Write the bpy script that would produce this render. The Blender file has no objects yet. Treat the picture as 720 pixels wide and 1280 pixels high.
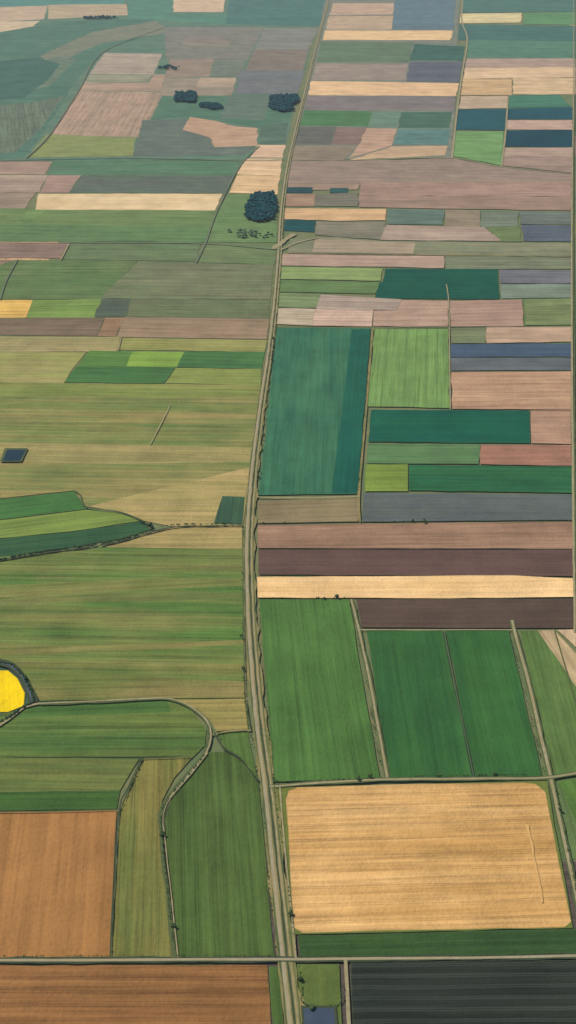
import bpy, bmesh, math, random
from mathutils import Vector, noise as mnoise
random.seed(7)
scn=bpy.context.scene
scn.view_settings.view_transform='Standard'
scn.view_settings.look='None'
scn.view_settings.exposure=0
# ------------------------------------------------------------------ survey
H=800.0; F=1372.0; PITCH=math.radians(32.2)
cp,sp=math.cos(PITCH),math.sin(PITCH)
def G(x,y,z=0.0):
    a=(x-360)/F; b=(640-y)/F
    dx=a; dy=cp+b*sp; dz=-sp+b*cp
    t=(z-H)/dz
    return Vector((dx*t,dy*t,z))
K=1.21   # irradiance factor
def lin(c):
    L=0.3*c[0]+0.59*c[1]+0.11*c[2]
    o=[]
    for v,wm in zip(c,(1.01,1.0,0.97)):
        v=max(2,(v*1.01-L*0.01)*wm)/255.0
        o.append((v/12.92 if v<=0.04045 else ((v+0.055)/1.055)**2.4)/K)
    return (o[0],o[1],o[2],1.0)
# ------------------------------------------------------------------ materials
def newmat(name):
    m=bpy.data.materials.new(name); m.use_nodes=True
    nt=m.node_tree
    b=nt.nodes['Principled BSDF']; b.inputs['Roughness'].default_value=0.95
    if 'Specular IOR Level' in b.inputs: b.inputs['Specular IOR Level'].default_value=0.1
    return m,nt,b
class NB:
    def __init__(s,nt): s.nt=nt
    def n(s,t,**k):
        x=s.nt.nodes.new(t)
        for a,b in k.items(): setattr(x,a,b)
        return x
    def put(s,sock,v):
        if isinstance(v,bpy.types.NodeSocket): s.nt.links.new(v,sock)
        else: sock.default_value=v
    def math(s,op,a,b=None,c=None,clamp=False):
        x=s.n('ShaderNodeMath',operation=op,use_clamp=clamp)
        s.put(x.inputs[0],a)
        if b is not None: s.put(x.inputs[1],b)
        if c is not None: s.put(x.inputs[2],c)
        return x.outputs[0]
    def attr(s,name):
        return s.n('ShaderNodeAttribute',attribute_name=name)
    def mix(s,f,a,b,mode='MIX'):
        x=s.n('ShaderNodeMix',data_type='RGBA',blend_type=mode)
        s.put(x.inputs[0],f); s.put(x.inputs[6],a); s.put(x.inputs[7],b)
        return x.outputs[2]
    def scale(s,v,xyz):
        x=s.n('ShaderNodeVectorMath',operation='MULTIPLY'); s.put(x.inputs[0],v); x.inputs[1].default_value=xyz
        return x.outputs[0]
    def noise(s,v,scale,detail=3,rough=0.55):
        x=s.n('ShaderNodeTexNoise'); s.put(x.inputs['Vector'],v)
        x.inputs['Scale'].default_value=scale; x.inputs['Detail'].default_value=detail; x.inputs['Roughness'].default_value=rough
        return x.outputs['Fac']
    def rng(s,v,a,b,c,d,clamp=True):
        x=s.n('ShaderNodeMapRange',clamp=clamp); s.put(x.inputs[0],v)
        for i,q in enumerate((a,b,c,d)): x.inputs[i+1].default_value=q
        return x.outputs[0]

def crop_material():
    m,nt,b=newmat('crop_surface'); B=NB(nt)
    rc=B.attr('rowco').outputs['Vector']
    par=B.n('ShaderNodeSeparateXYZ'); nt.links.new(B.attr('par').outputs['Vector'],par.inputs[0])
    rows,band,spacing=par.outputs
    e=B.attr('edge').outputs['Fac']
    sep=B.n('ShaderNodeSeparateXYZ'); nt.links.new(rc,sep.inputs[0])
    bandn=B.noise(B.scale(rc,(1/24,1/520,1)),1.0,3,0.65)
    blot=B.noise(rc,1/120,3,0.6)
    mixf=B.rng(B.math('ADD',B.math('MULTIPLY',bandn,0.65),B.math('MULTIPLY',blot,0.35)),0.40,0.60,0,1)
    mixf=B.math('MULTIPLY',mixf,band)
    c=B.mix(mixf,B.attr('col').outputs['Color'],B.attr('col2').outputs['Color'])
    st=B.noise(B.scale(rc,(1/8,1/300,1)),1.0,3,0.7)
    stv=B.rng(st,0.30,0.70,-1,1)
    st2=B.noise(B.scale(rc,(1/2.6,1/110,1)),1.0,1,0.6)
    st2v=B.rng(st2,0.3,0.7,-1,1)
    wob=B.math('MULTIPLY',blot,5.0)
    ph=B.math('FRACT',B.math('DIVIDE',B.math('ADD',sep.outputs[0],wob),spacing))
    d=B.math('ABSOLUTE',B.math('SUBTRACT',ph,0.5))
    d=B.math('MULTIPLY',d,spacing)
    d=B.math('ABSOLUTE',B.math('SUBTRACT',d,1.0))
    tram=B.rng(d,0.2,0.9,1,0)
    grain=B.rng(B.noise(rc,1/3.6,2,0.7),0.25,0.75,-1,1)
    mott=B.rng(B.noise(rc,1/50,4,0.65),0.27,0.73,-1,1)
    amp=B.math('MINIMUM',B.math('ABSOLUTE',rows),1.2)
    v=B.math('MULTIPLY',amp,B.math('ADD',B.math('MULTIPLY',stv,0.16),B.math('MULTIPLY',st2v,0.17)))
    v=B.math('ADD',v,B.math('MULTIPLY',grain,0.11))
    v=B.math('ADD',v,B.math('MULTIPLY',mott,0.17))
    v=B.math('SUBTRACT',v,B.math('MULTIPLY',B.math('MULTIPLY',tram,rows),0.22))
    v=B.math('ADD',v,1.0)
    cc=B.n('ShaderNodeVectorMath',operation='SCALE'); nt.links.new(c,cc.inputs[0]); nt.links.new(v,cc.inputs['Scale'])
    en=B.math('ADD',e,B.math('MULTIPLY',B.math('SUBTRACT',B.noise(rc,1/14,3,0.65),0.5),1.5))
    ef=B.rng(en,0.0,0.9,0.42,0)
    out=B.mix(ef,cc.outputs[0],lin((88,100,64)))
    nt.links.new(out,b.inputs['Base Color'])
    bp=B.n('ShaderNodeBump'); bp.inputs['Strength'].default_value=0.4; bp.inputs['Distance'].default_value=0.5
    nt.links.new(B.math('ADD',st2,grain),bp.inputs['Height']); nt.links.new(bp.outputs[0],b.inputs['Normal'])
    return m
CROP=crop_material()

def simple_mat(name,c1,c2,sc=1/6,rough=0.95,spec=0.1,c3=None,bump=0.0):
    m,nt,b=newmat(name); B=NB(nt)
    g=B.n('ShaderNodeNewGeometry').outputs['Position']
    f=B.rng(B.noise(g,sc,4,0.65),0.3,0.7,0,1)
    c=B.mix(f,lin(c1),lin(c2))
    if c3:
        f2=B.rng(B.noise(g,sc*0.12,3,0.6),0.42,0.62,0,1)
        c=B.mix(f2,c,lin(c3))
    nt.links.new(c,b.inputs['Base Color'])
    b.inputs['Roughness'].default_value=rough
    if 'Specular IOR Level' in b.inputs: b.inputs['Specular IOR Level'].default_value=spec
    if bump:
        bp=B.n('ShaderNodeBump'); bp.inputs['Strength'].default_value=bump; bp.inputs['Distance'].default_value=0.5
        nt.links.new(f,bp.inputs['Height']); nt.links.new(bp.outputs[0],b.inputs['Normal'])
    return m
M_GROUND=simple_mat('rough_grassland',(104,112,74),(126,124,86),1/14,c3=(96,112,76))
M_TRACK=simple_mat('gravel',(168,156,124),(130,124,90),1/5,c3=(146,136,100))
M_ASPH=simple_mat('worn_asphalt',(164,154,128),(138,130,104),1/6,c3=(154,142,110))
M_VERGE=simple_mat('verge_grass',(134,124,78),(94,104,56),1/5,c3=(142,128,86))
M_DARK=simple_mat('ditch_grass',(64,80,50),(96,102,64),1/3.5,c3=(82,94,58))
M_DITCH=simple_mat('dark_ditch_grass',(48,58,46),(76,84,60),1/3.5,c3=(62,74,52))  # darker grass tone for ditches, verges and banks
M_FAR=simple_mat('lane_grass',(94,108,86),(114,118,94),1/20)
M_WATER=simple_mat('pond_water',(56,68,84),(68,80,96),1/15,rough=0.3,spec=0.25)
M_POND=simple_mat('deep_pond_water',(14,44,56),(20,52,62),1/15,rough=0.5,spec=0.1)
M_HEDGE=simple_mat('hedge_leaves',(54,74,44),(84,102,56),1/2.2,c3=(64,84,48),bump=0.4)
M_HEDGED=simple_mat('dark_hedge_leaves',(40,60,40),(60,82,48),1/2.2,c3=(48,70,46),bump=0.4)
M_WOOD=simple_mat('woodland_leaves',(18,66,74),(40,92,88),1/6,c3=(24,76,84))
M_BARK=simple_mat('bark',(80,66,50),(60,50,40),1)

def link(me,name,mat):
    o=bpy.data.objects.new(name,me); me.materials.append(mat)
    scn.collection.objects.link(o); return o
# ------------------------------------------------------------------ ground
me=bpy.data.meshes.new('ground'); S=45000
me.from_pydata([(-S,-S,-0.3),(S,-S,-0.3),(S,S,-0.3),(-S,S,-0.3)],[],[(0,1,2,3)])
link(me,'ground',M_GROUND)

def make_field(name,pts3,c1,c2,rows,band,spacing,direction,z,jit=0.6,inset=3.0,soft=False):
    P=[]
    n=len(pts3)
    for i in range(n):
        a=pts3[i]; b=pts3[(i+1)%n]; L=(b-a).length
        if L<0.5: continue
        k=max(1,min(24,int(L/28)))
        per=Vector((-(b-a).y,(b-a).x,0)).normalized()
        for j in range(k):
            p=a.lerp(b,j/k)
            if j>0: p=p+per*(mnoise.noise(Vector((p.x*0.03,p.y*0.03,z*50)))*jit*2.2)
            P.append(Vector((p.x,p.y,z)))
    bm=bmesh.new()
    vs=[bm.verts.new(p) for p in P]
    f=bm.faces.new(vs)
    bm.normal_update()
    if f.normal.z<0: f.normal_flip(); bm.normal_update()
    bmesh.ops.inset_individual(bm,faces=[f],thickness=inset,use_even_offset=True)
    inner=set(f.verts)
    bm.verts.index_update()
    e=[1.6 if (soft or v in inner) else 0.0 for v in bm.verts]
    me=bpy.data.meshes.new(name); bm.to_mesh(me); bm.free()
    N=len(me.vertices)
    seed=random.uniform(0,900)
    best=None; bl=0
    for i in range(n):
        d=pts3[(i+1)%n]-pts3[i]
        q=abs(d.y)-abs(d.x)*0.6 if direction=='v' else abs(d.x)-abs(d.y)*0.6
        if q>bl: bl=q; best=d
    if best is None: best=Vector((0,1,0)) if direction=='v' else Vector((1,0,0))
    best=best.normalized(); ax=Vector((-best.y,best.x,0))
    for nm,t in (('col','FLOAT_COLOR'),('col2','FLOAT_COLOR'),('par','FLOAT_VECTOR'),('rowco','FLOAT_VECTOR'),('edge','FLOAT')):
        me.attributes.new(nm,t,'POINT')
    l1,l2=lin(c1),lin(c2)
    rc=[]
    for i in range(N):
        co=me.vertices[i].co
        rc+= [co.dot(ax)+seed,co.dot(best)+seed*3,seed]
    me.attributes['col'].data.foreach_set('color',list(l1)*N)
    me.attributes['col2'].data.foreach_set('color',list(l2)*N)
    me.attributes['par'].data.foreach_set('vector',[rows,band,spacing]*N)
    me.attributes['rowco'].data.foreach_set('vector',rc)
    me.attributes['edge'].data.foreach_set('value',e)
    return link(me,name,CROP)

def classify(c):
    r,g,b=c
    if r>g+8:
        s=r+g+b
        if s>440: return 'wheat_field'
        if s>330: return 'stubble_field'
        return 'ploughed_field'
    if g>=r+4: 
        return 'green_crop_field' if g-r>22 else 'grass_field'
    return 'fallow_field' if r>b+10 else 'dark_soil_field'
def ext(p):
    x,y=p
    if x<=0: x=-45
    if x>=720: x=765
    if y>=1280: y=1400
    if y<=0: y=-40
    return x,y
cnt=[0]
def fld(c,pts,d='h',rows=0.8,c2=None,band=0.8,sp=None,name=None,soft=False):
    cnt[0]+=1
    z=0.05+cnt[0]*0.008
    P=[ext(p) for p in pts]
    my=sum(p[1] for p in P)/len(P)
    W=[G(x,y,z) for x,y in P]
    if c2 is None:
        k=random.uniform(0.84,0.9) if random.random()<0.5 else random.uniform(1.08,1.14)
        c2=(min(255,c[0]*k),min(255,c[1]*k*1.01),min(255,c[2]*k))
    far=max(0,(640-my)/640)
    make_field(name or classify(c),W,c,c2,rows*(1+0.3*far),band,sp or random.choice([12,16,18,24]),d,z,jit=0.6+far*2.4,inset=2.0+far*3,soft=soft)
def outside():
    pal=[(85,110,60),(120,120,75),(150,125,95),(95,115,75),(60,95,65),(190,160,120),(110,120,70),(100,90,78),(130,130,80)]
    y=-900
    i=0
    def vis(px,py):
        den=py*cp+H*sp
        if den<=0: return False
        ix=360+F*px/den; iy=640-F*(py*sp-H*cp)/den
        return -30<ix<750 and -30<iy<1390
    while y<9500:
        h=random.uniform(110,260)
        x=-6500+random.uniform(0,300)
        while x<6500:
            w=random.uniform(180,520)
            cs=[(x,y),(x+w,y),(x+w,y+h),(x,y+h),(x+w/2,y+h/2)]
            if sum(vis(*q) for q in cs)<3 and abs(x)<2600+y*0.5:
                c=random.choice(pal)
                c=tuple(v+random.uniform(-8,8) for v in c)
                make_field(classify(c),[Vector((a,b,0.01)) for a,b in cs[:4]],c,tuple(v*0.9 for v in c),0.8,0.7,16,random.choice('hv'),0.01,jit=1.5,inset=3)
                i+=1
            x+=w+6
        y+=h+5
    return i
print('outside fields',outside())
R=fld
# ---------- left, top (aerial haze is painted into these far colours)
R((85,118,98),[(0,0),(414,0),(352,200),(0,202)],c2=(100,120,96))
R((78,122,110),[(0,0),(155,0),(155,6),(0,11)])
R((190,165,138),[(0,10),(60,7),(55,24),(0,30)])
R((180,160,130),[(60,6),(158,5),(160,19),(60,24)])
R((205,182,150),[(0,28),(50,26),(30,42),(0,46)])
R((78,118,98),[(160,0),(218,0),(216,17),(300,18),(280,30),(160,24)])
R((205,178,146),[(220,0),(290,0),(279,15),(216,15)])
R((66,104,94),[(292,0),(412,0),(403,33),(282,30)],c2=(80,118,108))
R((72,108,90),[(0,48),(70,28),(130,24),(190,24),(210,38),(130,62),(95,100),(55,165),(30,196),(0,203)],c2=(84,116,94))
R((112,120,98),[(50,70),(115,40),(195,26),(215,40),(128,54),(95,68),(60,86)],c2=(128,126,106),soft=True)
R((104,118,96),[(0,136),(40,128),(80,120),(52,160),(20,190),(0,196)],d='v',soft=True)
R((96,112,92),[(30,86),(70,70),(95,74),(62,108),(20,116)],soft=True)
R((66,104,88),[(0,80),(48,72),(75,80),(60,100),(30,122),(0,128)],soft=True)
R((152,138,122),[(130,66),(203,67),(192,93),(112,92)])
R((138,136,112),[(112,93),(192,93),(184,102),(104,104)])
R((170,145,122),[(192,93),(212,93),(206,114),(98,113),(104,104),(186,103)])
R((168,142,120),[(98,113),(205,115),(176,172),(62,168)],d='v',c2=(150,132,108))
R((122,134,78),[(58,168),(170,172),(166,195),(33,197)],c2=(136,142,86))
R((92,106,96),[(178,150),(235,149),(262,166),(320,184),(303,194),(166,196)],c2=(104,112,98))
R((184,152,124),[(237,146),(262,149),(295,158),(322,160),(322,182),(268,184),(262,172),(228,162)],c2=(170,138,112))
R((128,122,110),[(205,34),(330,34),(310,75),(208,74)],c2=(110,118,102))
R((118,118,108),[(330,35),(399,35),(386,62),(318,62)])
R((130,118,104),[(318,62),(386,62),(379,88),(306,88)])
R((150,132,114),[(212,74),(268,74),(262,96),(206,98)])
R((112,120,104),[(268,74),(308,74),(300,96),(262,96)])
R((104,106,104),[(300,88),(381,88),(372,118),(293,118)])
R((138,126,108),[(205,98),(296,97),(290,120),(200,120)])
R((160,140,118),[(250,97),(296,97),(292,108),(245,108)])
R((140,130,116),[(230,46),(290,48),(286,58),(228,56)],soft=True)
R((74,110,88),[(203,120),(371,119),(362,150),(325,159),(237,146),(190,149)],c2=(88,120,92))
R((98,116,98),[(285,120),(340,120),(330,150),(275,148)],soft=True)
R((88,112,92),[(325,159),(360,153),(356,180),(324,182)])
# ---------- left, mid
R((152,128,112),[(0,203),(66,202),(56,218),(0,218)])
R((80,116,84),[(66,201),(303,201),(296,219),(58,219)],c2=(90,118,94))
R((156,134,118),[(0,219),(60,219),(50,240),(0,240)])
R((150,124,110),[(60,219),(102,219),(86,241),(49,241)])
R((94,98,90),[(102,219),(295,219),(280,242),(86,241)],c2=(88,108,84))
R((194,162,134),[(322,181),(357,181),(354,197),(312,197)])
R((202,170,134),[(306,198),(353,198),(350,220),(296,218)])
R((196,164,124),[(296,219),(350,220),(347,243),(286,241)])
R((152,132,112),[(0,241),(45,240),(30,262),(0,262)])
R((98,122,72),[(0,260),(272,262),(257,303),(0,301)],c2=(112,128,78))
R((86,116,72),[(0,280),(264,283),(257,303),(0,301)],c2=(98,124,78),soft=True)
R((112,138,80),[(36,262),(60,262),(40,275),(20,278)],soft=True)
R((216,192,150),[(48,242),(278,242),(269,263),(44,262)],rows=0.5,c2=(206,176,132))
R((98,126,76),[(287,243),(347,243),(346,303),(257,303),(272,262)],c2=(112,132,84))
R((140,116,102),[(0,303),(86,304),(76,323),(0,322)])
R((102,114,78),[(88,303),(252,303),(245,327),(77,324)],c2=(92,116,76))
R((94,116,74),[(255,304),(346,308),(343,331),(245,328)],c2=(110,122,82))
R((150,126,104),[(0,325),(20,325),(0,345)])
R((86,112,66),[(20,325),(172,326),(128,374),(0,374),(0,347)],c2=(106,120,74))
R((116,118,86),[(172,327),(342,331),(338,374),(125,373)],c2=(100,114,78))
R((208,168,84),[(0,375),(41,375),(33,397),(0,397)],c2=(216,176,100))
R((110,132,66),[(41,375),(127,374),(119,397),(33,397)])
R((78,88,74),[(127,373),(164,373),(158,396),(118,396)],c2=(84,98,74))
R((108,110,80),[(164,373),(338,375),(336,399),(158,396)],c2=(100,116,76))
R((112,98,76),[(0,397),(131,397),(122,420),(0,418)],c2=(124,104,84))
R((156,124,94),[(131,397),(155,397),(145,421),(122,420)])
R((150,126,102),[(155,396),(336,399),(334,424),(146,421)],c2=(136,116,90))
R((156,142,98),[(0,420),(150,421),(146,440),(0,440)],c2=(140,136,86))
R((138,138,76),[(150,422),(334,425),(331,440),(149,437)],c2=(150,146,90))
R((142,144,82),[(0,440),(108,440),(90,462),(80,479),(0,478)],c2=(156,144,94),soft=True)
R((90,128,60),[(112,438),(166,439),(158,458),(98,458)],soft=True)
R((118,146,62),[(166,439),(231,440),(222,459),(158,458)],soft=True)
R((72,112,60),[(231,439),(331,440),(327,461),(221,459)],c2=(62,104,62),soft=True)
R((62,104,58),[(96,458),(219,459),(205,479),(80,478)],c2=(72,110,56),soft=True)
R((134,142,74),[(220,460),(327,461),(326,481),(207,479)],c2=(118,132,68),soft=True)
R((148,136,84),[(0,478),(326,481),(316,560),(311,588),(200,612),(108,633),(92,613),(0,628)],c2=(108,122,66),band=1,soft=True)
R((134,134,74),[(0,478),(326,481),(324,497),(0,494)],c2=(118,130,66),band=1,soft=True)
R((98,118,62),[(60,502),(322,508),(321,517),(160,514),(0,508)],c2=(128,130,72),band=1,soft=True)
R((100,118,62),[(0,527),(140,529),(318,532),(316,541),(150,540),(0,536)],c2=(130,128,74),band=1,soft=True)
R((154,142,90),[(0,552),(180,556),(315,560),(312,578),(120,580),(0,574)],c2=(142,134,84),band=1,soft=True)
R((172,150,100),[(110,633),(200,611),(312,584),(308,622),(303,658),(215,658),(180,651),(150,640)],c2=(150,140,84),band=1,soft=True)
R((60,106,52),[(0,629),(60,618),(92,614),(108,636),(0,655)],c2=(74,114,60))
R((122,140,66),[(0,656),(108,637),(150,641),(176,651),(90,664),(0,677)],c2=(106,128,60))
R((46,82,54),[(0,678),(90,665),(176,652),(188,662),(150,673),(60,689),(0,701)],c2=(58,94,58))
R((52,82,60),[(278,620),(306,621),(303,656),(267,655)],c2=(62,92,66),d='v')
R((172,150,98),[(190,665),(215,659),(303,658),(303,687),(140,688),(130,682),(165,674)],c2=(152,138,86))
R((82,112,52),[(0,701),(60,690),(130,684),(303,686),(305,826),(306,872),(215,873),(50,876),(38,850),(20,832),(0,828)],c2=(120,122,68),band=1,rows=1.1)
R((112,120,64),[(0,735),(150,724),(304,722),(304,732),(150,738),(0,750)],c2=(128,126,72),band=1,soft=True)
R((122,124,70),[(0,752),(120,742),(240,740),(304,742),(304,748),(100,752),(0,762)],c2=(100,112,60),band=1,soft=True)
R((130,124,72),[(0,812),(120,806),(305,800),(305,806),(150,814),(0,822)],c2=(104,114,60),band=1,soft=True)
R((140,128,78),[(34,846),(150,842),(305,852),(306,872),(215,873),(50,876)],c2=(104,114,58),band=1,soft=True)
R((124,122,68),[(22,832),(150,828),(305,830),(305,845),(150,842),(34,846)],c2=(92,110,54),band=1,soft=True)
# ---------- left, bottom
R((150,136,80),[(216,874),(306,873),(310,911),(270,914),(262,900),(246,886)],c2=(132,128,70))
R((78,106,52),[(44,880),(120,878),(210,874),(240,888),(258,912),(256,932),(242,946),(0,946),(0,908)],c2=(102,118,58),band=1,rows=1.1)
R((66,98,46),[(44,880),(120,878),(208,875),(214,890),(20,897)],c2=(80,110,54),soft=True)
R((92,108,56),[(0,946),(174,948),(150,988),(0,991)],c2=(112,118,62),band=1,soft=True)
R((66,98,44),[(0,990),(150,988),(146,1011),(0,1014)],c2=(54,86,40))
R((164,118,68),[(0,1015),(146,1013),(137,1196),(0,1197)],d='v',c2=(148,106,60),rows=0.5,sp=24)
R((128,120,64),[(178,949),(242,945),(218,972),(203,1000),(199,1020),(206,1090),(216,1196),(140,1196),(150,1013)],d='v',c2=(96,106,54),band=1,sp=12,rows=1.0)
R((82,102,50),[(262,940),(285,940),(300,950),(323,978),(333,1080),(343,1196),(224,1196),(210,1090),(206,1025),(214,1000),(240,965)],d='v',c2=(68,90,42),rows=1.0,sp=12)
R((86,112,54),[(272,916),(309,913),(321,972),(298,946),(280,937)],d='v')
R((242,206,10),[(0,838),(10,838),(22,848),(31,866),(30,882),(10,890),(0,891)],d='v',c2=(228,196,14),rows=0.3,name='rapeseed_field')
R((146,104,62),[(0,1206),(334,1206),(347,1400),(0,1400)],d='h',c2=(130,92,54),rows=1.1,sp=12)
R((70,92,44),[(336,1208),(350,1208),(362,1400),(349,1400)],d='v')
# ---------- right, top (far field colours carry painted distance haze)
R((110,120,104),[(416,0),(576,0),(566,197),(360,200)],c2=(128,124,108))
R((192,162,136),[(416,4),(495,4),(493,18),(412,19)])
R((186,160,132),[(411,20),(493,20),(489,37),(407,37)])
R((88,108,114),[(496,0),(573,0),(567,37),(490,37)])
R((208,174,130),[(406,38),(566,38),(563,50),(403,50)])
R((100,122,92),[(401,52),(517,53),(511,78),(396,78)])
R((60,100,84),[(518,55),(581,58),(578,76),(512,76)])
R((152,136,122),[(395,79),(510,80),(507,100),(390,100)])
R((96,100,106),[(512,77),(578,77),(574,103),(508,102)])
R((206,170,130),[(389,101),(574,104),(571,120),(385,119)])
R((128,118,114),[(384,120),(570,121),(567,138),(380,137)])
R((78,120,74),[(380,138),(466,139),(460,158),(375,157)])
R((98,122,102),[(466,139),(501,139),(496,160),(460,159)])
R((72,108,86),[(501,140),(566,140),(562,160),(497,160)])
R((100,100,90),[(372,158),(421,158),(413,181),(366,181)])
R((132,110,98),[(421,159),(458,160),(450,181),(414,181)])
R((190,156,130),[(458,160),(496,161),(490,182),(436,198),(448,181)])
R((92,126,118),[(497,161),(563,161),(560,181),(492,180)])
R((140,126,106),[(365,182),(446,182),(430,200),(360,200)])
R((176,148,118),[(490,183),(560,182),(556,194),(436,200)])
R((76,116,102),[(577,0),(720,0),(720,14),(577,16)])
R((194,178,134),[(576,17),(653,16),(651,28),(574,29)])
R((86,128,82),[(655,16),(720,14),(720,32),(654,30)])
R((68,108,96),[(574,30),(720,33),(720,52),(572,50)])
R((78,114,92),[(586,50),(720,52),(720,73),(583,73)])
R((172,148,130),[(583,73),(720,73),(720,83),(581,85)])
R((198,168,134),[(581,85),(720,83),(720,96),(579,98)])
R((202,168,124),[(579,98),(640,98),(640,119),(576,119)])
R((208,178,138),[(641,97),(720,97),(720,118),(641,118)])
R((168,146,122),[(576,120),(636,120),(634,135),(573,136)])
R((62,110,86),[(636,119),(700,118),(714,134),(634,135)])
R((26,76,80),[(572,137),(633,136),(631,163),(569,162)])
R((22,72,80),[(634,136),(716,134),(716,149),(633,149)])
R((174,146,128),[(633,150),(716,150),(716,162),(632,162)])
R((12,64,74),[(632,163),(716,162),(716,184),(631,183)])
R((114,152,92),[(569,164),(630,164),(627,207),(566,195)],c2=(104,140,84))
R((176,150,132),[(631,185),(716,184),(716,196),(629,196)])
R((160,136,120),[(629,196),(716,196),(716,216),(628,207)])
R((148,128,114),[(360,201),(500,200),(560,197),(625,209),(716,217),(716,228),(357,229)],c2=(138,122,104))
R((156,132,112),[(357,229),(450,228),(447,237),(356,238)])
R((40,72,74),[(358,234),(391,234),(390,241),(357,241)],soft=True)
R((36,74,70),[(413,235),(436,235),(434,241),(412,241)],soft=True)
R((162,132,108),[(356,242),(395,242),(393,258),(356,258)])
R((122,118,100),[(395,242),(448,241),(447,258),(393,257)])
R((162,132,116),[(450,228),(714,227),(714,246),(449,244)],c2=(148,124,106))
R((154,128,110),[(449,244),(714,246),(714,263),(449,259)],soft=True)
R((208,170,126),[(355,260),(483,261),(482,275),(430,276),(355,274)])
R((24,78,78),[(357,274),(395,276),(393,290),(355,288)])
R((132,126,106),[(395,277),(482,277),(480,300),(393,293)])
R((98,118,104),[(484,261),(555,262),(554,281),(484,280)])
R((152,136,112),[(556,262),(600,263),(600,285),(556,282)])
R((120,130,110),[(601,263),(648,264),(648,283),(601,284)])
R((96,104,96),[(650,264),(714,265),(714,280),(650,280)])
R((90,98,108),[(652,281),(714,281),(714,302),(654,301)])
R((156,136,120),[(483,281),(606,284),(628,301),(475,300)])
R((108,124,78),[(607,284),(650,283),(653,302),(628,302)])
R((118,124,94),[(362,298),(420,296),(475,301),(714,304),(714,320),(360,316)],c2=(136,132,104))
R((150,134,112),[(395,298),(520,303),(516,317),(390,315)],soft=True)
R((162,138,120),[(352,317),(555,319),(555,335),(351,332)])
R((124,130,102),[(557,320),(714,321),(714,336),(557,336)])
R((132,150,92),[(351,333),(479,335),(476,351),(350,349)])
R((14,78,62),[(481,336),(622,336),(625,374),(468,373),(471,354),(478,352)],c2=(22,86,60),rows=0.6)
R((114,114,118),[(624,337),(715,338),(715,354),(625,354)])
R((112,124,108),[(626,355),(715,355),(715,372),(627,373)])
R((104,130,78),[(350,350),(474,352),(469,367),(349,365)])
R((112,126,86),[(349,366),(401,367),(395,385),(348,384)])
R((156,138,124),[(401,368),(502,374),(496,388),(395,386)])
R((166,150,128),[(347,385),(394,386),(390,407),(346,405)])
R((182,154,136),[(394,386),(467,387),(465,408),(390,407)])
R((178,148,128),[(467,388),(496,388),(502,375),(560,376),(560,408),(466,408)])
R((166,136,118),[(562,376),(653,374),(655,408),(563,408)],c2=(154,126,108))
R((118,130,84),[(655,374),(715,373),(715,406),(656,406)])
R((116,124,90),[(563,409),(607,409),(607,429),(564,429)])
R((186,156,130),[(608,408),(715,408),(715,427),(608,429)])
R((66,82,100),[(563,430),(715,429),(715,446),(563,446)],rows=0.5)
R((96,102,104),[(563,447),(715,447),(715,463),(564,463)],rows=0.5)
# ---------- right, mid
R((178,144,114),[(564,465),(715,464),(714,512),(565,511)],c2=(166,130,104))
R((114,144,78),[(468,411),(560,411),(562,510),(459,508)],d='v',c2=(104,136,78),sp=18)
R((48,100,74),[(346,409),(463,410),(447,617),(323,619)],d='v',c2=(64,112,80),band=1,sp=24,rows=0.7)
R((18,84,68),[(440,412),(463,411),(447,616),(414,617)],d='v',c2=(30,92,70),sp=24,rows=0.5,soft=True)
R((14,82,66),[(464,512),(662,513),(663,554),(460,552)],c2=(22,90,62),rows=0.5)
R((174,138,114),[(663,513),(714,513),(714,555),(664,554)])
R((84,118,74),[(460,554),(600,555),(598,580),(458,579)],c2=(94,124,80))
R((158,116,96),[(601,556),(714,556),(715,582),(600,580)],c2=(148,106,86))
R((120,142,60),[(457,580),(510,580),(510,614),(456,614)])
R((38,94,60),[(511,581),(716,583),(716,616),(511,613)],c2=(48,100,58))
R((86,94,94),[(454,616),(716,618),(716,650),(452,652)],c2=(94,100,92),rows=0.5)
R((138,122,92),[(322,626),(450,622),(448,652),(322,654)],c2=(124,116,78))
R((162,128,104),[(322,656),(717,652),(717,686),(322,685)],c2=(132,104,82),band=1)
R((102,78,70),[(323,687),(718,687),(718,720),(323,718)],c2=(90,68,62),rows=0.5)
R((232,194,140),[(321,721),(640,719),(718,723),(718,746),(560,748),(322,747)],c2=(216,176,118),rows=0.5)
R((92,74,62),[(445,749),(718,748),(719,785),(452,784)],c2=(78,64,54),rows=0.5)
R((70,106,50),[(324,749),(436,749),(475,973),(342,977)],d='v',c2=(80,116,56),sp=16)
R((46,90,46),[(458,788),(553,788),(590,970),(488,972)],d='v',c2=(58,100,48),sp=24,rows=0.6)
R((44,88,44),[(557,788),(636,788),(677,970),(594,970)],d='v',c2=(58,100,48),sp=24,rows=0.6)
R((94,118,62),[(650,788),(682,788),(720,900),(720,966),(693,970)],d='v',c2=(80,108,54))
R((170,148,114),[(672,788),(692,787),(720,862),(720,925)],d='v',sp=12)
R((188,162,130),[(696,787),(720,786),(720,850)],d='v')
R((82,112,52),[(697,976),(720,970),(722,1130)],d='v')
R((108,118,54),[(344,984),(684,976),(716,1160),(368,1168)],d='v',rows=0.3,name='grass_margin')
R((212,170,112),[(361,988),(372,984),(520,980),(655,978),(670,980),(682,990),(699,1080),(714,1152),(706,1159),(540,1162),(378,1166),(368,1160),(362,1080),(357,1000)],d='h',c2=(184,142,84),rows=0.9,band=1,sp=18,name='wheat_field')
R((48,74,38),[(372,1169),(720,1160),(720,1195),(376,1197)],d='h',c2=(58,86,42))
R((104,118,58),[(371,1205),(424,1205),(432,1400),(384,1400)],d='v',rows=0.3,c2=(82,100,48),band=1)
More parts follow.
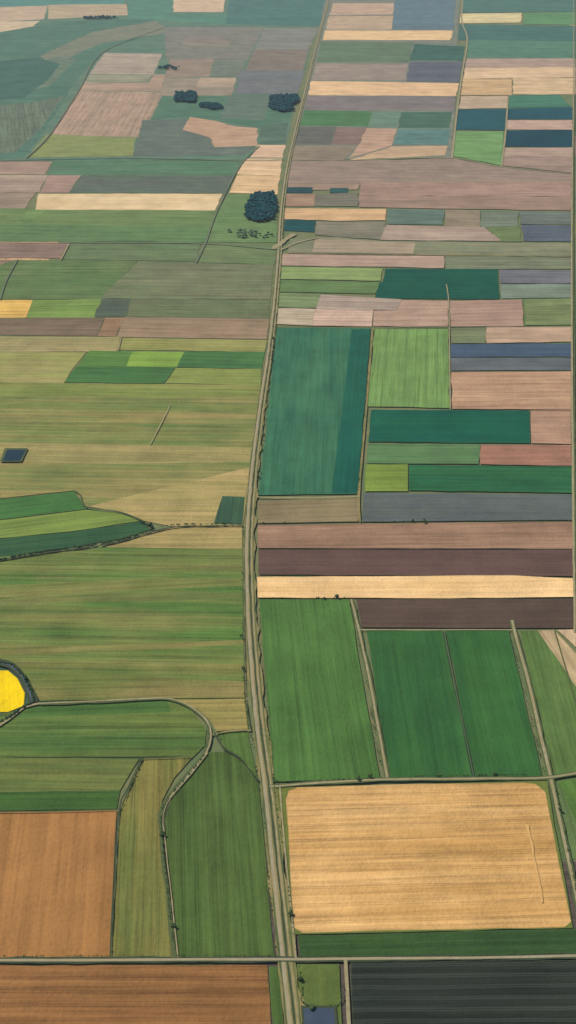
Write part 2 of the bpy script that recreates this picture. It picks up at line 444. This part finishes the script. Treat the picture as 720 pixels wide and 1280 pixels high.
R((36,42,36),[(438,1203),(720,1199),(720,1400),(446,1400)],d='h',c2=(46,50,42),rows=-4.5,sp=10)

# ------------------------------------------------------------------ ribbons
def catmull(pts,step=8):
    out=[]
    P=[pts[0]]+pts+[pts[-1]]
    for i in range(1,len(P)-2):
        p0,p1,p2,p3=P[i-1],P[i],P[i+1],P[i+2]
        k=max(2,min(40,int((p2-p1).length/step)))
        for j in range(k):
            t=j/k
            out.append(0.5*((2*p1)+(-p0+p2)*t+(2*p0-5*p1+4*p2-p3)*t*t+(-p0+3*p1-3*p2+p3)*t**3))
    out.append(pts[-1]); return out
rz=[2.2]
def ribbon(name,px,width,mat,off=0.0,wob=0.12):
    rz[0]+=0.008; z=rz[0]
    C=catmull([G(x,y,z) for x,y in px])
    V=[];Fc=[]
    for i,p in enumerate(C):
        t=(C[min(i+1,len(C)-1)]-C[max(i-1,0)]); t.z=0; t.normalize()
        nrm=Vector((t.y,-t.x,0))
        w=width if not callable(width) else width(i/(len(C)-1))
        a=mnoise.noise(Vector((p.x*0.05,p.y*0.05,off)))*wob*w
        b=mnoise.noise(Vector((p.x*0.05,p.y*0.05,off+9)))*wob*w
        V.append(p+nrm*(off-w/2+a)); V.append(p+nrm*(off+w/2+b))
    for i in range(len(C)-1):
        q=2*i; Fc.append((q,q+1,q+3,q+2))
    me=bpy.data.meshes.new(name); me.from_pydata([tuple(v) for v in V],[],Fc)
    o=link(me,name,mat)
    me.update()
    if me.polygons[0].normal.z<0: me.flip_normals()
    return o
MAIN=[(378,1400),(367,1280),(357,1190),(345,1080),(335,985),(324,900),(315,800),(312,740),(311,690),(313,640),(318,580),(328,500),(337,440),(344,380),(349,320),(352,270),(358,220),(366,180),(384,105),(398,48),(411,0),(422,-45)]
ribbon('road_verge',MAIN,lambda t:16-6*min(1,t*2.2),M_VERGE,0,wob=0.3)
ribbon('ditch_bank',MAIN,1.2,M_DARK,-5.6,wob=0.9)
ribbon('country_road',MAIN,3.2,M_ASPH,-3.0)
ribbon('drainage_ditch',MAIN,2.1,M_DITCH,0.9,wob=0.5)
ribbon('farm_track',MAIN,1.3,M_TRACK,3.4,wob=0.4)
ribbon('ditch_bank',MAIN,0.9,M_DARK,5.6,wob=0.9)
CR=[(-60,1200),(120,1200),(250,1199),(350,1199),(460,1198),(600,1197),(780,1193)]
ribbon('road_verge',CR,5.6,M_DITCH,0,wob=0.3)
ribbon('country_road',CR,2.4,M_ASPH,0)
RL=[(640,775),(646,800),(660,850),(676,920),(688,970),(705,1050),(724,1135),(745,1230)]
ribbon('road_verge',RL,6.5,M_DARK,wob=0.3); ribbon('farm_track',RL,3.0,M_TRACK)
ML=[(439,749),(448,785),(460,840),(472,905),(484,972)]
ribbon('road_verge',ML,5.6,M_DARK,wob=0.3); ribbon('farm_track',ML,2.4,M_TRACK)
HL=[(337,983),(420,977),(486,974),(600,973),(690,971),(770,955)]
ribbon('road_verge',HL,5,M_DARK,wob=0.3); ribbon('farm_track',HL,2.2,M_TRACK)
ribbon('farm_track',[(350,984),(356,1060),(362,1120),(370,1198)],1.5,M_TRACK,wob=0.3)
ribbon('farm_track',[(450,787),(540,787),(645,787)],1.6,M_TRACK)
ribbon('farm_track',[(555,788),(573,878),(592,970)],1.4,simple_mat('grass_lane',(84,104,76),(66,92,62)))
ribbon('farm_track',[(432,1200),(436,1280),(440,1400)],3.0,M_TRACK)
ribbon('farm_track',[(693,788),(715,862),(722,890)],1.6,M_DARK)
CL=[(50,879),(120,876),(180,873),(212,873),(240,884),(258,900),(264,918),(258,940),(238,966),(212,996),(202,1020),(205,1060),(212,1120),(220,1197)]
ribbon('lane_hedge_bank',CL,3.4,M_DARK,1.6,wob=0.4); ribbon('farm_track',CL[:10],1.8,M_TRACK,wob=0.25); ribbon('farm_track',CL[7:],1.1,M_TRACK,-1.5,wob=0.4)
ribbon('farm_track',[(264,918),(285,914),(314,912)],2.0,M_VERGE)
ribbon('ditch_bank',[(176,949),(160,985),(149,1012),(143,1100),(138,1196)],1.6,M_DITCH,wob=0.5)
ribbon('ditch_bank',[(148,1012),(80,1014),(-20,1015)],1.0,M_DARK,wob=0.6)
ribbon('ditch_bank',[(240,946),(180,948)],1.0,M_DARK,wob=0.6)
ribbon('ditch_bank',[(268,916),(280,936),(298,946),(322,976)],1.4,M_DITCH,wob=0.5)
YL=[(-30,820),(0,828),(14,832),(28,845),(37,864),(42,878)]
ribbon('lane_hedge_bank',YL,9,M_DITCH,wob=0.2); ribbon('country_road',YL,2.8,simple_mat('dark_asphalt',(88,98,108),(70,80,92)))
ribbon('farm_track',[(50,879),(30,884),(12,898),(-30,925)],3.0,M_TRACK)
ribbon('ditch_bank',[(-20,704),(60,690),(130,681),(180,668),(215,659),(260,657),(304,657)],2.6,M_DITCH,wob=0.6)
ribbon('ditch_bank',[(92,613),(100,618),(108,634),(150,640),(178,651),(188,661)],2.6,M_DARK,wob=0.6)
ribbon('ditch_bank',[(303,660),(304,720),(305,800),(307,872),(313,912)],1.1,M_DARK,wob=0.8)
# distant lanes
ribbon('country_road',[(582,-30),(577,20),(584,48),(578,90),(571,140),(565,197)],6,M_TRACK)
ribbon('country_road',[(717,-30),(717,100),(715,250),(715,450),(717,650),(719,790)],3.4,M_TRACK)
ribbon('ditch_bank',[(719,-30),(719,100),(717,250),(718,450),(719,650),(721,790)],2.2,M_DARK,wob=0.4)
ribbon('farm_track',[(558,355),(561,380),(562,450),(563,511)],2.0,M_TRACK)
ribbon('farm_track',[(360,200),(440,200),(560,197),(625,208),(716,217)],4,M_TRACK)
ribbon('farm_track',[(356,316),(460,318),(600,319),(716,321)],4,M_VERGE)
ribbon('farm_track',[(635,120),(632,165),(627,208)],5,M_TRACK)
ribbon('farm_track',[(245,328),(257,303),(272,262),(300,207),(324,182)],3.4,M_FAR)
ribbon('farm_track',[(0,302),(150,303),(257,304),(350,312)],4,M_FAR)
ribbon('farm_track',[(213,505),(207,518),(188,555)],1.8,M_TRACK,wob=0.5)
ribbon('farm_track',[(152,420),(148,437)],2,M_TRACK,wob=0.3)
ribbon('farm_track',[(76,324),(86,305)],4,M_TRACK)
ribbon('farm_track',[(0,374),(8,350),(22,324)],3,M_FAR)
ribbon('farm_track',[(466,410),(458,508),(448,620)],3,M_VERGE)
ribbon('farm_track',[(453,560),(449,620),(450,652)],2.4,M_VERGE)
ribbon('farm_track',[(0,200),(160,197),(303,200),(354,199)],5,M_FAR)
ribbon('farm_track',[(33,197),(62,168),(98,113),(130,64),(205,34)],5,M_FAR)
ribbon('farm_track',[(320,621),(385,622),(450,620)],2.4,M_TRACK)
ribbon('farm_track',[(340,408),(460,409),(600,408),(716,407)],2.0,M_DARK)
ribbon('wheel_track',[(659,1030),(664,1056),(669,1080),(674,1105),(679,1128)],2.2,simple_mat('flattened_straw',(210,170,112),(194,152,92),1/3),wob=1.3)
ribbon('farm_yard',[(342,311),(356,300),(368,292)],14,M_TRACK,wob=0.4)
ribbon('farm_track',[(351,312),(372,303),(398,297)],5,M_TRACK)

# ------------------------------------------------------------------ water
def sheet(name,px,mat,z):
    P=[G(x,y,z) for x,y in px]
    me=bpy.data.meshes.new(name); me.from_pydata([tuple(p) for p in P],[],[tuple(range(len(P)))])
    me.update()
    if me.polygons[0].normal.z<0: me.flip_normals()
    return link(me,name,mat)
sheet('pond_bank',[(376,1257),(420,1257),(428,1330),(382,1330)],M_DITCH,2.9)
sheet('pond',[(379,1260),(417,1260),(424,1328),(385,1328)],M_WATER,2.91)
sheet('pond_bank',[(6,560),(35,560),(27,577),(0,577)],M_DARK,2.9)
sheet('pond',[(9,562),(33,562),(25,576),(3,576)],M_POND,2.91)

# ------------------------------------------------------------------ foliage
def ico():
    bm=bmesh.new(); bmesh.ops.create_icosphere(bm,subdivisions=1,radius=1)
    v=[x.co.copy() for x in bm.verts]; f=[tuple(w.index for w in x.verts) for x in bm.faces]; bm.free(); return v,f
IV,IF=ico()
class Mass:
    def __init__(s): s.V=[];s.F=[];s.mi=[]
    def clump(s,p,r,h):
        b=len(s.V)
        for v in IV:
            k=random.uniform(0.72,1.25)
            s.V.append((p.x+v.x*r*k,p.y+v.y*r*k,p.z+v.z*h*k))
        for f in IF: s.F.append(tuple(b+i for i in f)); s.mi.append(0)
    def trunk(s,p,r,h):
        b=len(s.V)
        for zz,rr in ((0,r),(h,r*0.5)):
            for a in range(5): s.V.append((p.x+rr*math.cos(a*1.2566),p.y+rr*math.sin(a*1.2566),p.z+zz))
        for a in range(5): s.F.append((b+a,b+(a+1)%5,b+5+(a+1)%5,b+5+a)); s.mi.append(1)
    def tree(s,p,R):
        s.trunk(p,R*0.09,R*1.1)
        for i in range(7):
            a=random.uniform(0,6.283); d=random.uniform(0.1,0.62)*R
            q=Vector((p.x+math.cos(a)*d,p.y+math.sin(a)*d,p.z+R*random.uniform(0.7,1.3)))
            rr=R*random.uniform(0.38,0.6)
            s.clump(q,rr,rr*0.8)
    def done(s,name,mat):
        me=bpy.data.meshes.new(name); me.from_pydata(s.V,[],s.F)
        o=link(me,name,mat); me.materials.append(M_BARK)
        me.polygons.foreach_set('material_index',s.mi); me.update(); return o
def hedge(px,r=1.5,gap=2.2,dens=0.85,trees=0.0,off=0,name='hedgerow',mat=None):
    pts=catmull([G(x,y,1.5) for x,y in px],step=4)
    M=Mass(); acc=0
    for i in range(len(pts)-1):
        a,b=pts[i],pts[i+1]; L=(b-a).length
        if L<1e-6: continue
        t=(b-a).normalized(); nn=Vector((t.y,-t.x,0))
        while acc<L:
            p=a+t*acc
            dn=mnoise.noise(Vector((p.x*0.02,p.y*0.02,3)))
            if random.random()<dens+dn*0.9:
                rr=r*random.uniform(0.5,1.3)
                M.clump(p+nn*(off+random.uniform(-.5,.5)*r)+Vector((0,0,rr*0.4+0.8)),rr,rr*0.7)
            if random.random()<trees: M.tree(p+nn*(off+random.uniform(-2,2)),random.uniform(1.8,3.4))
            acc+=gap
        acc-=L
    return M.done(name,mat or M_HEDGE)
def inpoly(x,y,P):
    c=False; j=len(P)-1
    for i in range(len(P)):
        if (P[i][1]>y)!=(P[j][1]>y) and x<(P[j][0]-P[i][0])*(y-P[i][1])/(P[j][1]-P[i][1])+P[i][0]: c=not c
        j=i
    return c
def wood(px,R=6,dens=1.0,name='woodland',mat=None):
    W=[G(x,y,0.5) for x,y in px]; P=[(w.x,w.y) for w in W]
    xs=[p[0] for p in P]; ys=[p[1] for p in P]
    M=Mass(); y=min(ys); st=R*1.15
    while y<max(ys):
        x=min(xs)
        while x<max(xs):
            a=x+random.uniform(-.45,.45)*st; b=y+random.uniform(-.45,.45)*st
            if inpoly(a,b,P) and random.random()<dens: M.tree(Vector((a,b,0.5)),R*random.uniform(0.75,1.25))
            x+=st
        y+=st
    return M.done(name,mat or M_WOOD)
wood([(318,243),(343,243),(345,262),(341,275),(325,279),(306,274),(308,260)],6)
wood([(338,121),(372,120),(374,128),(364,133),(368,139),(352,141),(336,136)],6,0.9)
wood([(220,117),(245,116),(244,129),(218,128)],6,0.9)
wood([(250,130),(272,130),(280,136),(270,138),(248,134)],5,0.85)
wood([(104,22),(140,21),(150,23),(130,25),(106,25)],5,0.25)
M_YARD=simple_mat('orchard_leaves',(84,112,86),(104,124,94),1/5)
wood([(286,290),(310,289),(338,292),(342,297),(318,300),(292,297)],4,0.2,'tree_cluster',M_YARD)
wood([(200,83),(226,84),(220,88),(198,87)],5,0.2)
# hedgerows
hedge([(-20,820),(0,827),(16,830),(30,843),(40,862),(45,878),(30,886),(10,900),(-20,915)],1.5,1.9,1,0.02,2,mat=M_HEDGED)
hedge([(0,700),(60,689),(130,680),(182,666),(190,661),(176,652)],1.7,2.2,0.85,0.02,mat=M_HEDGED)
hedge([(188,661),(215,657),(260,656),(304,656)],1.4,2.6,0.6,0.02,mat=M_HEDGED)
hedge([(178,949),(162,985),(151,1012)],0.9,1.6,0.7)
hedge([(150,1013),(144,1100),(139,1196)],0.6,2,0.4)
hedge([(258,945),(236,972),(210,1002),(204,1022),(208,1070),(214,1130),(222,1196)],0.9,1.6,0.7,0.003,2)
hedge([(272,916),(280,935),(298,946),(322,976)],0.9,1.8,0.5)
hedge([(324,749),(380,748),(440,748)],1.1,2.4,0.5,0.06,mat=M_HEDGED)
hedge([(342,979),(420,975),(478,973)],0.8,2.2,0.5,0.01)
hedge([(490,971),(590,969),(680,968)],0.8,2.2,0.4,0.006)
hedge([(437,750),(456,840),(478,970)],0.8,2.4,0.4,0,1)
hedge([(637,790),(680,968)],0.8,2.4,0.4,0,0)
hedge([(692,974),(722,1125)],0.9,2.4,0.4,0.01,0)
hedge([(0,1196),(140,1195),(345,1195)],0.7,1.8,0.5,0.003)
hedge([(375,1197),(560,1195),(720,1192)],0.7,1.8,0.6,0.002)
hedge([(324,760),(330,850),(342,975),(356,1080),(370,1190)],0.7,2.2,0.4,0.003)
hedge([(303,700),(305,860),(322,975),(345,1190)],0.9,2.6,0.3,0.005)
hedge([(344,408),(322,620)],1.3,4,0.3,0.012)
hedge([(464,410),(448,618)],1.1,4,0.3)
hedge([(322,654),(450,653),(716,651)],1.1,4,0.35,0.004)
hedge([(374,1208),(378,1240),(380,1256),(424,1256),(428,1230)],0.8,2.0,0.5,0.06)

# ------------------------------------------------------------------ haze (thin summer air)
bm=bmesh.new(); bmesh.ops.create_cube(bm,size=1)
me=bpy.data.meshes.new('haze'); bm.to_mesh(me); bm.free()
hm=bpy.data.materials.new('summer_haze'); hm.use_nodes=True
hn=hm.node_tree; hn.nodes.clear()
ho=hn.nodes.new('ShaderNodeOutputMaterial'); vs_=hn.nodes.new('ShaderNodeVolumeScatter')
vs_.inputs['Color'].default_value=(0.82,0.91,1.0,1); vs_.inputs['Density'].default_value=1/44000; vs_.inputs['Anisotropy'].default_value=0.1
hn.links.new(vs_.outputs[0],ho.inputs['Volume'])
hz=link(me,'haze',hm); hz.scale=(60000,60000,1800); hz.location=(0,0,890)

# ------------------------------------------------------------------ light
SE=math.radians(52); SR=math.radians(-60)
sd=bpy.data.lights.new('sun','SUN'); sd.energy=4.7; sd.angle=math.radians(0.5); sd.color=(1.0,0.955,0.89)
so=bpy.data.objects.new('sun',sd); scn.collection.objects.link(so)
dirv=Vector((math.sin(SR)*math.cos(SE),math.cos(SR)*math.cos(SE),math.sin(SE)))
so.rotation_euler=dirv.to_track_quat('Z','Y').to_euler()
w=bpy.data.worlds.new('World'); scn.world=w; w.use_nodes=True
nt=w.node_tree; bg=nt.nodes['Background']
sky=nt.nodes.new('ShaderNodeTexSky'); sky.sky_type='NISHITA'; sky.sun_disc=False
sky.sun_elevation=SE; sky.sun_rotation=SR; sky.altitude=800
nt.links.new(sky.outputs[0],bg.inputs[0]); bg.inputs[1].default_value=0.11
# ------------------------------------------------------------------ camera
cd=bpy.data.cameras.new('camera'); cam=bpy.data.objects.new('camera',cd); scn.collection.objects.link(cam)
cd.sensor_fit='VERTICAL'; cd.sensor_height=24; cd.lens=24*F/1280.0
cd.clip_start=1; cd.clip_end=80000
cam.location=(0,0,H); cam.rotation_euler=(math.radians(90)-PITCH,0,0)
scn.camera=cam
